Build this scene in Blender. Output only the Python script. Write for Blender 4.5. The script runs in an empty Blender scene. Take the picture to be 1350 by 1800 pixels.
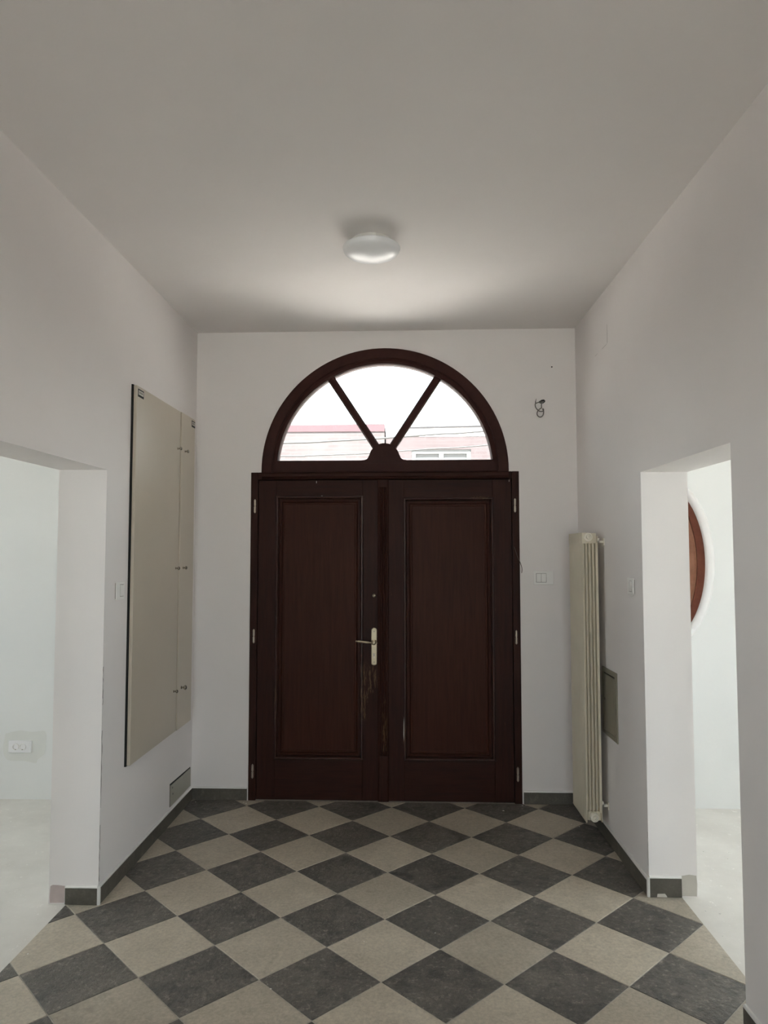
import bpy, bmesh, math, random
from mathutils import Vector, Matrix
random.seed(7)
PI = math.pi
sc = bpy.context.scene
COL = sc.collection

# ------------------------------------------------------------------ camera
F_PX, YAW, PITCH, ROLL, EYE = 1257.39, 0.03219, 0.05635, -0.00058, 1.64466
cd = bpy.data.cameras.new('camera')
cd.sensor_fit = 'VERTICAL'
cd.sensor_height = 36.0
cd.sensor_width = 27.0
cd.lens = F_PX * 36.0 / 1800.0
cd.clip_start = 0.02
cd.clip_end = 300
cam = bpy.data.objects.new('camera', cd)
COL.objects.link(cam)
fw = Vector((-math.sin(YAW) * math.cos(PITCH), math.cos(YAW) * math.cos(PITCH), math.sin(PITCH)))
rt = Vector((math.cos(YAW), math.sin(YAW), 0))
up = rt.cross(fw)
rt2 = rt * math.cos(ROLL) + up * math.sin(ROLL)
up2 = up * math.cos(ROLL) - rt * math.sin(ROLL)
m = Matrix((rt2, up2, -fw)).transposed().to_4x4()
m.translation = (0, 0, EYE)
cam.matrix_world = m
sc.camera = cam

# ------------------------------------------------------------------ world, sun, exposure
SKY = 3.5
w = bpy.data.worlds.new('world')
sc.world = w
w.use_nodes = True
bg = w.node_tree.nodes['Background']
bg.inputs['Color'].default_value = (0.87, 0.94, 1.0, 1)
bg.inputs['Strength'].default_value = SKY
sd = bpy.data.lights.new('sun', 'SUN')
sd.energy = 35.0
sd.angle = math.radians(0.6)
sd.color = (1.0, 0.965, 0.925)
sun = bpy.data.objects.new('sun', sd)
COL.objects.link(sun)
SUN_EL = math.radians(68)
sun.rotation_euler = Vector((0.06, math.cos(SUN_EL), -math.sin(SUN_EL))).to_track_quat('-Z', 'Y').to_euler()
vs = sc.view_settings
vs.view_transform = 'Standard'
vs.look = 'None'
vs.exposure = 1.18
vs.gamma = 1.0
vs.use_curve_mapping = False
cy = sc.cycles
cy.max_bounces = 14
cy.diffuse_bounces = 9
cy.transparent_max_bounces = 12
cy.sample_clamp_indirect = 6.0
cy.use_denoising = True


def portal(loc, rot, sx, sy):
    """sampling portal in a window opening: gives no light of its own"""
    a = bpy.data.lights.new('window_portal', 'AREA')
    a.shape = 'RECTANGLE'
    a.size, a.size_y = sx, sy
    a.cycles.is_portal = True
    o = bpy.data.objects.new('window_portal', a)
    COL.objects.link(o)
    o.location = loc
    o.rotation_euler = rot
    return o


# ------------------------------------------------------------------ room dimensions
XL, SL = -1.46438, 0.00394          # hall left wall  x = XL + SL*y
XR, SR = 1.19877, -0.01237          # hall right wall x = XR + SR*y
YB, SB = 4.81719, -0.00826          # street wall     y = YB + SB*x
ZC = 3.16
TL, TR = 0.235, 0.228               # thickness of the side walls
REAR = -3.6
LO0, LO1, LOZ = 2.43, 3.402, 2.045  # left opening
RO0, RO1, ROZ = 2.602, 3.560, 2.040  # right opening
RAXL, RAXR = -5.0, 4.7               # outer walls of the side rooms
LTH, RTH = -1.60, 1.308             # tiled threshold ends


def ML(u, o, z): return (XL + SL * u + o, u, z)
def MR(u, o, z): return (XR + SR * u - o, u, z)
def MF(u, o, z): return (u, YB + SB * u - o, z)
def MW(u, o, z): return (u, o, z)


# ------------------------------------------------------------------ materials
MAT = {}


def nmat(name):
    mt = bpy.data.materials.new(name)
    mt.use_nodes = True
    nt = mt.node_tree
    b = nt.nodes['Principled BSDF']
    MAT[name] = mt
    return mt, nt, b


def N(nt, t, **kw):
    n = nt.nodes.new(t)
    for k, v in kw.items():
        if k in n.inputs:
            n.inputs[k].default_value = v
        else:
            setattr(n, k, v)
    return n


def pos(nt, scale=(1, 1, 1)):
    g = N(nt, 'ShaderNodeNewGeometry')
    mp = N(nt, 'ShaderNodeMapping')
    mp.inputs['Scale'].default_value = scale
    nt.links.new(g.outputs['Position'], mp.inputs['Vector'])
    return mp.outputs['Vector']


def noise(nt, vec, scale, detail=4, rough=0.55):
    n = N(nt, 'ShaderNodeTexNoise')
    n.inputs['Scale'].default_value = scale
    n.inputs['Detail'].default_value = detail
    n.inputs['Roughness'].default_value = rough
    nt.links.new(vec, n.inputs['Vector'])
    return n.outputs['Fac']


def ramp(nt, fac, stops):
    r = N(nt, 'ShaderNodeValToRGB')
    el = r.color_ramp.elements
    while len(el) < len(stops):
        el.new(0.5)
    for e, (p, c) in zip(el, stops):
        e.position = p
        e.color = (*c, 1) if len(c) == 3 else c
    nt.links.new(fac, r.inputs['Fac'])
    return r.outputs['Color']


def mix(nt, fac, a, b, mode='MIX'):
    n = N(nt, 'ShaderNodeMix', data_type='RGBA', blend_type=mode)
    for s, v in ((0, fac), (6, a), (7, b)):
        if isinstance(v, (int, float)):
            n.inputs[s].default_value = v
        elif isinstance(v, tuple):
            n.inputs[s].default_value = (*v, 1)
        else:
            nt.links.new(v, n.inputs[s])
    return n.outputs[2]


def mth(nt, op, a, b=None, clamp=False):
    n = N(nt, 'ShaderNodeMath', operation=op, use_clamp=clamp)
    for i, v in enumerate((a, b)):
        if v is None:
            continue
        if isinstance(v, (int, float)):
            n.inputs[i].default_value = v
        else:
            nt.links.new(v, n.inputs[i])
    return n.outputs[0]


def bump(nt, b, h, strength, dist=0.002):
    n = N(nt, 'ShaderNodeBump')
    n.inputs['Strength'].default_value = strength
    n.inputs['Distance'].default_value = dist
    nt.links.new(h, n.inputs['Height'])
    nt.links.new(n.outputs['Normal'], b.inputs['Normal'])


def plain(name, col, rough=0.6, metal=0.0, nz=None):
    mt, nt, b = nmat(name)
    b.inputs['Base Color'].default_value = (*col, 1)
    b.inputs['Roughness'].default_value = rough
    b.inputs['Metallic'].default_value = metal
    if nz:
        f = noise(nt, pos(nt), nz[0], 5)
        lo = tuple(c * (1 - nz[1]) for c in col)
        hi = tuple(min(1, c * (1 + nz[1])) for c in col)
        nt.links.new(ramp(nt, f, [(0.3, lo), (0.7, hi)]), b.inputs['Base Color'])
    return mt


def plaster(name, col):
    mt, nt, b = nmat(name)
    p = pos(nt)
    f = noise(nt, p, 1.3, 5)
    lo = tuple(c * 0.965 for c in col)
    c1 = ramp(nt, f, [(0.35, lo), (0.65, col)])
    f2 = noise(nt, p, 9.0, 6, 0.7)
    sp = ramp(nt, f2, [(0.70, (0, 0, 0)), (0.80, (1, 1, 1))])
    nt.links.new(mix(nt, mth(nt, 'MULTIPLY', sp, 0.06), c1, tuple(c * 0.6 for c in col)), b.inputs['Base Color'])
    b.inputs['Roughness'].default_value = 0.88
    b.inputs['Specular IOR Level'].default_value = 0.25
    bump(nt, b, noise(nt, p, 60, 6), 0.12, 0.003)
    return mt


plaster('wall_paint', (0.80, 0.766, 0.756))
plaster('ceiling_paint', (0.80, 0.77, 0.756))
plaster('room_paint', (0.80, 0.81, 0.805))


def wood(name, lo, hi, scale, rough=0.48, wear=False, spec=0.12):
    mt, nt, b = nmat(name)
    f = noise(nt, pos(nt, scale), 6.0, 8, 0.65)
    f2 = noise(nt, pos(nt, (1, 1, 1)), 1.7, 2)
    c = ramp(nt, f, [(0.30, lo), (0.72, hi)])
    c = mix(nt, mth(nt, 'MULTIPLY', f2, 0.45), c, tuple(v * 0.55 for v in lo))
    if wear:
        g = N(nt, 'ShaderNodeNewGeometry')
        sx = N(nt, 'ShaderNodeSeparateXYZ')
        nt.links.new(g.outputs['Position'], sx.inputs[0])
        X, Z = sx.outputs[0], sx.outputs[2]

        def blob(cx, rx, cz, rz):
            a = mth(nt, 'POWER', mth(nt, 'DIVIDE', mth(nt, 'SUBTRACT', X, cx), rx), 2)
            d = mth(nt, 'POWER', mth(nt, 'DIVIDE', mth(nt, 'SUBTRACT', Z, cz), rz), 2)
            return mth(nt, 'SUBTRACT', 1.0, mth(nt, 'ADD', a, d), True)
        tot = None
        for q in ((-0.155, 0.03, 0.50, 0.30), (-0.30, 0.05, 0.72, 0.42), (-0.25, 0.07, 0.80, 0.16),
                  (-0.885, 0.016, 0.62, 0.24), (0.50, 0.13, 2.012, 0.014), (-0.02, 0.02, 0.45, 0.18)):
            t = blob(*q)
            tot = t if tot is None else mth(nt, 'MAXIMUM', tot, t)
        s = noise(nt, pos(nt, (60, 60, 9)), 1.6, 5, 0.7)
        k = mth(nt, 'MULTIPLY', mth(nt, 'SUBTRACT', mth(nt, 'ADD', mth(nt, 'MULTIPLY', tot, 0.22), s), 0.68), 9.0, True)
        c = mix(nt, mth(nt, 'MULTIPLY', k, 0.55), c, (0.20, 0.125, 0.06))
    nt.links.new(c, b.inputs['Base Color'])
    b.inputs['Roughness'].default_value = rough
    b.inputs['Specular IOR Level'].default_value = spec
    bump(nt, b, f, 0.15, 0.002)
    return mt


wood('door_wood', (0.026, 0.0095, 0.0065), (0.050, 0.017, 0.011), (9, 9, 0.7), wear=True)
wood('door_wood_across', (0.026, 0.0095, 0.0065), (0.050, 0.017, 0.011), (0.7, 9, 9), wear=True)
wood('moulding_wood', (0.030, 0.011, 0.008), (0.055, 0.020, 0.013), (9, 9, 0.7), rough=0.34, wear=True, spec=0.55)
wood('panel_wood', (0.036, 0.0115, 0.0065), (0.066, 0.021, 0.0115), (9, 9, 0.6))
wood('fan_wood', (0.034, 0.012, 0.0095), (0.056, 0.019, 0.0145), (3, 3, 3))
wood('oval_wood', (0.15, 0.050, 0.032), (0.22, 0.080, 0.052), (3, 3, 3))
wood('oval_wood_pale', (0.26, 0.12, 0.075), (0.36, 0.17, 0.11), (3, 3, 3))


def tile_mat(name, stops, rough, bs, bd, dark):
    mt, nt, b = nmat(name)
    p = pos(nt)
    oi = N(nt, 'ShaderNodeObjectInfo')
    off = N(nt, 'ShaderNodeVectorMath', operation='ADD')
    sc3 = N(nt, 'ShaderNodeVectorMath', operation='SCALE')
    cmb = N(nt, 'ShaderNodeCombineXYZ')
    for i in range(3):
        nt.links.new(oi.outputs['Random'], cmb.inputs[i])
    nt.links.new(cmb.outputs[0], sc3.inputs[0])
    sc3.inputs['Scale'].default_value = 37.0
    nt.links.new(p, off.inputs[0])
    nt.links.new(sc3.outputs[0], off.inputs[1])
    v = off.outputs[0]
    big = noise(nt, v, 5.0, 6, 0.65)
    c = ramp(nt, big, stops)
    fine = noise(nt, v, 70, 5, 0.7)
    c = mix(nt, 0.9 if dark else 0.6, c, ramp(nt, fine, [(0.30, (0.35, 0.34, 0.33)), (0.72, (0.68, 0.66, 0.62))]), 'OVERLAY')
    if dark:
        fl = noise(nt, v, 40, 6, 0.75)
        fl = ramp(nt, fl, [(0.55, (0, 0, 0)), (0.68, (1, 1, 1))])
        c = mix(nt, mth(nt, 'MULTIPLY', fl, 0.95), c, (0.34, 0.31, 0.26))
        md = ramp(nt, noise(nt, v, 13, 6, 0.75), [(0.38, (1, 1, 1)), (0.50, (0, 0, 0))])
        c = mix(nt, mth(nt, 'MULTIPLY', md, 0.7), c, (0.055, 0.052, 0.050))
    else:
        fl = noise(nt, v, 18, 7, 0.75)
        fl = ramp(nt, fl, [(0.54, (0, 0, 0)), (0.68, (1, 1, 1))])
        c = mix(nt, mth(nt, 'MULTIPLY', fl, 0.38), c, (0.24, 0.205, 0.16))
    # per-tile tint
    t = mth(nt, 'ADD', mth(nt, 'MULTIPLY', oi.outputs['Random'], 0.22), 0.89)
    mm = N(nt, 'ShaderNodeVectorMath', operation='SCALE')
    nt.links.new(c, mm.inputs[0])
    nt.links.new(t, mm.inputs['Scale'])
    # fine dust lying on the floor, its own large patches
    du = noise(nt, p, 0.9, 3, 0.5)
    du = ramp(nt, du, [(0.45, (0, 0, 0)), (0.75, (1, 1, 1))])
    c = mix(nt, mth(nt, 'MULTIPLY', du, 0.12), mm.outputs[0], (0.30, 0.28, 0.245))
    nt.links.new(c, b.inputs['Base Color'])
    b.inputs['Roughness'].default_value = rough
    b.inputs['Specular IOR Level'].default_value = 0.45
    h = mth(nt, 'ADD', noise(nt, v, 38, 7, 0.62), mth(nt, 'MULTIPLY', noise(nt, v, 9, 4), 0.8))
    bump(nt, b, h, bs, bd)
    return mt


tile_mat('pale_tile', [(0.25, (0.395, 0.358, 0.295)), (0.55, (0.475, 0.432, 0.360)), (0.8, (0.54, 0.496, 0.42))], 0.50, 0.25, 0.004, False)
tile_mat('slate_tile', [(0.25, (0.095, 0.090, 0.083)), (0.55, (0.140, 0.132, 0.122)), (0.8, (0.20, 0.187, 0.168))], 0.40, 0.9, 0.012, True)
tile_mat('skirting_tile', [(0.25, (0.070, 0.063, 0.052)), (0.55, (0.090, 0.082, 0.068)), (0.8, (0.115, 0.105, 0.088))], 0.5, 0.2, 0.003, False)
plain('grout', (0.46, 0.43, 0.385), 0.9, nz=(40, 0.15))
plain('mortar', (0.50, 0.46, 0.41), 0.9, nz=(30, 0.12))
plain('silver_trim', (0.80, 0.79, 0.77), 0.30, 0.25)
plain('cabinet_paint', (0.53, 0.47, 0.385), 0.30, nz=(2, 0.03))
plain('cabinet_edge', (0.22, 0.21, 0.18), 0.5)
plain('vent_paint', (0.36, 0.345, 0.285), 0.40, nz=(4, 0.05))
plain('access_paint', (0.24, 0.22, 0.17), 0.42, nz=(4, 0.05))
plain('gap_shade', (0.012, 0.011, 0.010), 0.9)  # near-black standing in for the shade inside gaps
plain('knob_metal', (0.50, 0.47, 0.41), 0.25, 1.0)
plain('brass', (0.42, 0.355, 0.25), 0.38, 0.85)
plain('hinge_metal', (0.46, 0.40, 0.33), 0.38, 0.85)
plain('white_plastic', (0.80, 0.79, 0.76), 0.35)
plain('switch_plastic', (0.83, 0.815, 0.795), 0.35)
plain('socket_plastic', (0.82, 0.82, 0.84), 0.3)
plain('radiator_enamel', (0.66, 0.60, 0.475), 0.38)
plain('radiator_cap', (0.80, 0.76, 0.66), 0.35)
plain('cable_grey', (0.17, 0.16, 0.145), 0.6)
plain('cable_brown', (0.055, 0.036, 0.028), 0.6)
plain('black', (0.012, 0.012, 0.012), 0.7)
plain('pink_plaster', (0.52, 0.435, 0.42), 0.9, nz=(14, 0.10))
plain('bare_plaster', (0.52, 0.49, 0.44), 0.9, nz=(14, 0.08))
plain('grey_patch', (0.735, 0.742, 0.718), 0.9, nz=(7, 0.03))
plain('crumb', (0.80, 0.78, 0.74), 0.9)
plain('label_paper', (0.62, 0.60, 0.54), 0.6)

# lamp diffuser
mt, nt, b = nmat('opal_glass')
b.inputs['Base Color'].default_value = (0.84, 0.85, 0.87, 1)
b.inputs['Roughness'].default_value = 0.33
b.inputs['Specular IOR Level'].default_value = 0.5

# dusty screed
mt, nt, b = nmat('screed')
p = pos(nt)
c = ramp(nt, noise(nt, p, 3.0, 7, 0.65), [(0.3, (0.66, 0.64, 0.60)), (0.7, (0.78, 0.76, 0.72))])
s = ramp(nt, noise(nt, p, 20, 6, 0.8), [(0.60, (0, 0, 0)), (0.65, (1, 1, 1))])
c = mix(nt, mth(nt, 'MULTIPLY', s, 0.85), c, (0.90, 0.885, 0.85))
nt.links.new(c, b.inputs['Base Color'])
b.inputs['Roughness'].default_value = 0.8
bump(nt, b, noise(nt, p, 25, 6), 0.2, 0.004)

# window glass: thin sheet, clear with a surface reflection
mt, nt, b = nmat('clear_glass')
nt.nodes.remove(b)
out = nt.nodes['Material Output']
tr = N(nt, 'ShaderNodeBsdfTransparent')
tr.inputs[0].default_value = (0.94, 0.965, 0.955, 1)
gl = N(nt, 'ShaderNodeBsdfGlossy')
gl.inputs['Roughness'].default_value = 0.02
fr = N(nt, 'ShaderNodeFresnel')
fr.inputs[0].default_value = 1.45
mx = N(nt, 'ShaderNodeMixShader')
nt.links.new(mth(nt, 'MULTIPLY', fr.outputs[0], 0.6), mx.inputs[0])
nt.links.new(tr.outputs[0], mx.inputs[1])
nt.links.new(gl.outputs[0], mx.inputs[2])
nt.links.new(mx.outputs[0], out.inputs['Surface'])


def brick(name, c1, c2, mort):
    mt, nt, b = nmat(name)
    g = N(nt, 'ShaderNodeNewGeometry')
    sx = N(nt, 'ShaderNodeSeparateXYZ')
    cb = N(nt, 'ShaderNodeCombineXYZ')
    nt.links.new(g.outputs['Position'], sx.inputs[0])
    nt.links.new(sx.outputs[0], cb.inputs[0])
    nt.links.new(sx.outputs[2], cb.inputs[1])
    t = N(nt, 'ShaderNodeTexBrick')
    nt.links.new(cb.outputs[0], t.inputs['Vector'])
    t.inputs['Scale'].default_value = 1.0
    t.inputs['Brick Width'].default_value = 0.26
    t.inputs['Row Height'].default_value = 0.077
    t.inputs['Mortar Size'].default_value = 0.008
    t.inputs['Color1'].default_value = (*c1, 1)
    t.inputs['Color2'].default_value = (*c2, 1)
    t.inputs['Mortar'].default_value = (*mort, 1)
    lime = ramp(nt, noise(nt, pos(nt), 1.4, 5, 0.7), [(0.42, (0, 0, 0)), (0.62, (1, 1, 1))])
    nt.links.new(mix(nt, mth(nt, 'MULTIPLY', lime, 0.6), t.outputs['Color'], mort), b.inputs['Base Color'])
    b.inputs['Roughness'].default_value = 0.9
    return mt


brick('brick_limed', (0.040, 0.031, 0.032), (0.046, 0.038, 0.039), (0.054, 0.049, 0.050))
brick('brick_red', (0.037, 0.0255, 0.027), (0.042, 0.031, 0.033), (0.048, 0.039, 0.041))
plain('roof_red', (0.046, 0.019, 0.024), 0.8, nz=(6, 0.1))
plain('cornice_white', (0.68, 0.67, 0.65), 0.8)
plain('gutter_grey', (0.017, 0.017, 0.020), 0.6)
plain('frame_white', (0.66, 0.68, 0.69), 0.6)
plain('street_frame', (0.055, 0.058, 0.058), 0.6)
plain('pane_blue', (0.048, 0.054, 0.055), 0.4)
plain('paving', (0.52, 0.475, 0.45), 0.9, nz=(2, 0.12))
plain('asphalt', (0.47, 0.435, 0.415), 0.9, nz=(3, 0.12))
plain('earth', (0.34, 0.33, 0.31), 0.95, nz=(0.4, 0.12))
plain('facade_paint', (0.66, 0.60, 0.50), 0.9)
plain('roof_tile', (0.36, 0.15, 0.10), 0.9)

# ------------------------------------------------------------------ mesh helpers
ORG = {}


def vq(bm, pts):
    return [bm.verts.new(p) for p in pts]


def box(bm, a0, a1, b0, b1, c0, c1):
    v = vq(bm, [(x, y, z) for x in (a0, a1) for y in (b0, b1) for z in (c0, c1)])
    for f in ((0, 1, 3, 2), (4, 6, 7, 5), (0, 4, 5, 1), (2, 3, 7, 6), (0, 2, 6, 4), (1, 5, 7, 3)):
        bm.faces.new([v[i] for i in f])
    return v


def bbox(a0, a1, b0, b1, c0, c1, bev=0.0, seg=1):
    bm = bmesh.new()
    box(bm, a0, a1, b0, b1, c0, c1)
    if bev:
        bmesh.ops.bevel(bm, geom=bm.edges[:], offset=bev, segments=seg, affect='EDGES', profile=0.5)
    return bm


def prism(bm, poly, o0, o1, axis='o'):
    """poly of 2D points, (u,z) extruded along o, or (u,o) along z"""
    if axis == 'o':
        A = vq(bm, [(p[0], o0, p[1]) for p in poly])
        B = vq(bm, [(p[0], o1, p[1]) for p in poly])
    else:
        A = vq(bm, [(p[0], p[1], o0) for p in poly])
        B = vq(bm, [(p[0], p[1], o1) for p in poly])
    n = len(poly)
    bm.faces.new(A)
    bm.faces.new(B[::-1])
    for i in range(n):
        bm.faces.new((A[i], B[i], B[(i + 1) % n], A[(i + 1) % n]))


def rings(bm, loops, cap0=True, cap1=True, close=True):
    """bridge successive vertex loops of equal length"""
    R = [vq(bm, l) for l in loops]
    n = len(R[0])
    for a, b_ in zip(R, R[1:]):
        for i in range(n if close else n - 1):
            j = (i + 1) % n
            bm.faces.new((a[i], a[j], b_[j], b_[i]))
    if cap0:
        bm.faces.new(R[0][::-1])
    if cap1:
        bm.faces.new(R[-1])
    return R


def lathe(bm, c, axis, prof, n=24):
    """prof: list of (r, h) along axis from c"""
    c, ax = Vector(c), Vector(axis).normalized()
    t = ax.orthogonal().normalized()
    s = ax.cross(t)
    loops = []
    for r, h in prof:
        loops.append([c + ax * h + (t * math.cos(2 * PI * i / n) + s * math.sin(2 * PI * i / n)) * max(r, 1e-5) for i in range(n)])
    rings(bm, loops)


def tube(bm, pts, r, n=8):
    pts = [Vector(p) for p in pts]
    rr = r if isinstance(r, (list, tuple)) else [r] * len(pts)
    loops = []
    t = None
    for i, p in enumerate(pts):
        d = (pts[min(i + 1, len(pts) - 1)] - pts[max(i - 1, 0)]).normalized()
        if t is None:
            t = d.orthogonal().normalized()
        t = (t - d * t.dot(d)).normalized()
        s = d.cross(t)
        loops.append([p + (t * math.cos(2 * PI * k / n) + s * math.sin(2 * PI * k / n)) * rr[i] for k in range(n)])
    rings(bm, loops)


def smooth_pts(P, k=6):
    P = [Vector(p) for p in P]
    out_ = []
    for i in range(len(P) - 1):
        p0, p1, p2, p3 = P[max(i - 1, 0)], P[i], P[i + 1], P[min(i + 2, len(P) - 1)]
        for j in range(k):
            t = j / k
            out_.append(0.5 * ((2 * p1) + (p2 - p0) * t + (2 * p0 - 5 * p1 + 4 * p2 - p3) * t * t + (3 * p1 - p0 - 3 * p2 + p3) * t ** 3))
    out_.append(P[-1])
    return out_


def empty(name, loc, parent=None):
    o = bpy.data.objects.new(name, None)
    o.empty_display_size = 0.05
    COL.objects.link(o)
    loc = Vector(loc)
    ORG[o.name] = loc
    if parent is not None:
        o.parent = parent
        o.location = loc - ORG[parent.name]
    else:
        o.location = loc
    return o


def obj(name, bm, mat, parent=None, mp=MW, smooth=False, origin=None):
    """link bm (in wall coordinates mapped by mp) as one mesh object"""
    for v in bm.verts:
        v.co = mp(*v.co)
    bmesh.ops.recalc_face_normals(bm, faces=bm.faces[:])
    if origin is None:
        if parent is not None:
            origin = ORG[parent.name]
        else:
            xs = [v.co.x for v in bm.verts]
            ys = [v.co.y for v in bm.verts]
            zs = [v.co.z for v in bm.verts]
            origin = Vector(((min(xs) + max(xs)) / 2, (min(ys) + max(ys)) / 2, min(zs)))
    origin = Vector(origin)
    for v in bm.verts:
        v.co -= origin
    if smooth:
        for f in bm.faces:
            f.smooth = True
        for e in bm.edges:
            if len(e.link_faces) == 2 and e.calc_face_angle(0) > 0.6:
                e.smooth = False
    me = bpy.data.meshes.new(name)
    bm.to_mesh(me)
    bm.free()
    me.materials.append(MAT[mat])
    o = bpy.data.objects.new(name, me)
    COL.objects.link(o)
    ORG[o.name] = origin
    if parent is not None:
        o.parent = parent
        o.location = origin - ORG[parent.name]
    else:
        o.location = origin
    return o


def tag(o, label, cat=None, group=None, kind=None):
    if label:
        o['label'] = label
    if cat:
        o['category'] = cat
    if group:
        o['group'] = group
    if kind:
        o['kind'] = kind
    return o


def struct(o, label=None):
    return tag(o, label, kind='structure')


# ================================================================== SETTING
# ------------------------------------------------------------------ floors
floor = struct(obj('floor', bbox(LTH, RTH, REAR, 5.2, -0.14, -0.0025), 'grout'), 'pale grout bed under the checkered hall tiles')
struct(obj('floor', bbox(RAXL - 0.3, LTH, REAR, 5.0, -0.14, -0.001), 'screed'), 'dusty bare screed floor of the room beyond the left opening')
struct(obj('floor', bbox(RTH, RAXR + 0.3, REAR, 5.0, -0.14, -0.001), 'screed'), 'dusty bare screed floor of the room beyond the right opening')

H = 0.2355
GX, GY = 0.13179, 4.48761
GAP = 0.0022


def clip(poly, f):
    out_ = []
    for i in range(len(poly)):
        a, b_ = poly[i], poly[(i + 1) % len(poly)]
        fa, fb = f(a), f(b_)
        if fa >= 0:
            out_.append(a)
        if (fa >= 0) != (fb >= 0):
            t = fa / (fa - fb)
            out_.append((a[0] + (b_[0] - a[0]) * t, a[1] + (b_[1] - a[1]) * t))
    return out_


def area(p):
    return 0.5 * sum(p[i][0] * p[(i + 1) % len(p)][1] - p[(i + 1) % len(p)][0] * p[i][1] for i in range(len(p)))


def tile_mesh(poly, mat, parent=None):
    bm = bmesh.new()
    cx_ = sum(p[0] for p in poly) / len(poly)
    cy_ = sum(p[1] for p in poly) / len(poly)

    def ins(d):
        r = []
        for x, y in poly:
            l = math.hypot(x - cx_, y - cy_)
            k = max(0, 1 - d * 1.41 / l)
            r.append((cx_ + (x - cx_) * k, cy_ + (y - cy_) * k))
        return r
    i1 = ins(0.0014)
    rings(bm, [[(x, y, -0.009) for x, y in poly], [(x, y, -0.0012) for x, y in poly], [(x, y, 0.0) for x, y in i1]], cap0=False)
    bmesh.ops.recalc_face_normals(bm, faces=bm.faces[:])
    return bm


d = H - GAP * 1.41
DIAMOND = [(d, 0), (0, d), (-d, 0), (0, -d)]
shared = {}
for j in range(-3, 40):
    for i in range(-9, 9):
        if (i + j) % 2 == 0:
            continue
        cx_, cy_ = GX + H * i, GY - H * j
        poly = [(cx_ + x, cy_ + y) for x, y in DIAMOND]
        full = area(poly)
        for f in (lambda p: p[0] - LTH, lambda p: RTH - p[0], lambda p: p[1] - REAR,
                  lambda p: YB + SB * p[0] - 0.004 - p[1]):
            if poly:
                poly = clip(poly, f)
        if len(poly) < 3 or area(poly) < 0.0006:
            continue
        # pieces wholly under a wall are never laid
        if all(p[0] < XL + SL * p[1] - 0.005 and not (LO0 < p[1] < LO1) for p in poly):
            continue
        if all(p[0] > XR + SR * p[1] + 0.005 and not (RO0 < p[1] < RO1) for p in poly):
            continue
        mat = 'slate_tile' if i % 2 == 0 else 'pale_tile'
        dz = random.uniform(-0.0006, 0.0006)
        if abs(area(poly) - full) < 1e-6:
            if mat not in shared:
                o = obj('tile', tile_mesh(DIAMOND, mat), mat, floor, origin=None)
                # rebuild at local origin so that alike tiles can share it
                shared[mat] = o.data
                for v in o.data.vertices:
                    v.co += ORG[floor.name]
                o.location = Vector((cx_, cy_, dz)) - ORG[floor.name]
                continue
            o = bpy.data.objects.new('tile', shared[mat])
            COL.objects.link(o)
            o.parent = floor
            o.location = Vector((cx_, cy_, dz)) - ORG[floor.name]
        else:
            o = obj('tile', tile_mesh(poly, mat), mat, floor)
            o.location.z += dz


# ------------------------------------------------------------------ walls
def wall_side(name, mp, t, o0, o1, oz, label):
    bm = bmesh.new()
    for a, b_, z0, z1 in ((REAR - 0.3, o0, -0.03, ZC + 0.02), (o0, o1, oz, ZC + 0.02), (o1, 5.1, -0.03, ZC + 0.02)):
        box(bm, a, b_, -t, 0, z0, z1)
    return struct(obj(name, bm, 'wall_paint', mp=mp), label)


wall_l = wall_side('wall_left', ML, TL, LO0, LO1, LOZ, 'white plastered hall wall on the left with an unframed doorway')
bm = bmesh.new()
box(bm, RO0, RO1, -TR, 0, ROZ, ZC + 0.02)
box(bm, RO1, 5.1, -TR, 0, -0.03, ZC + 0.02)
wall_r = struct(obj('wall_right', bm, 'wall_paint', mp=MR), 'white plastered hall wall on the right beyond the unframed doorway')
bm = bmesh.new()
box(bm, REAR - 0.3, RO0, -TR, 0, -0.03, ZC + 0.02)
struct(obj('wall_right_near', bm, 'wall_paint', mp=MR), 'white plastered hall wall nearest the camera on the right')

# street wall of the hall with the arched door opening
FCX, FCZ, FR = -0.153, 2.20, 0.837
DX0, DX1, DZ = -1.061, 0.751, 2.188
poly = [(-1.60, -0.03), (DX0, -0.03), (DX0, DZ), (FCX - FR, DZ)]
poly += [(FCX + FR * math.cos(PI - PI * k / 64), FCZ + FR * math.sin(PI - PI * k / 64)) for k in range(65)]
poly += [(FCX + FR, DZ), (DX1, DZ), (DX1, -0.03), (1.30, -0.03), (1.30, ZC + 0.02), (-1.60, ZC + 0.02)]
bm = bmesh.new()
prism(bm, poly, 0.0, -0.36)
bm.normal_update()
bmesh.ops.triangulate(bm, faces=[f for f in bm.faces if len(f.verts) > 4])
wall_f = struct(obj('wall_front', bm, 'wall_paint', mp=MF), 'white plastered street wall around the arched entrance')

# street walls of the two side rooms
wall_fl = struct(obj('wall_front_left', bbox(RAXL - 0.3, -1.60, 4.80, 5.18, -0.03, ZC + 0.02), 'room_paint'),
                 'white street wall of the room beyond the left opening')
OCX, OCZ, OA, OB = 1.70, 1.58, 0.312, 0.555
NA = 64
x0, x1, z0, z1 = 1.30, RAXR + 0.3, -0.03, ZC + 0.02
fy, by = 4.76, 5.18


def rect_hit(th):
    dx, dz = math.cos(th), math.sin(th)
    t = 1e9
    if dx > 1e-9: t = min(t, (x1 - OCX) / dx)
    if dx < -1e-9: t = min(t, (x0 - OCX) / dx)
    if dz > 1e-9: t = min(t, (z1 - OCZ) / dz)
    if dz < -1e-9: t = min(t, (z0 - OCZ) / dz)
    return (OCX + dx * t, OCZ + dz * t)


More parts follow.
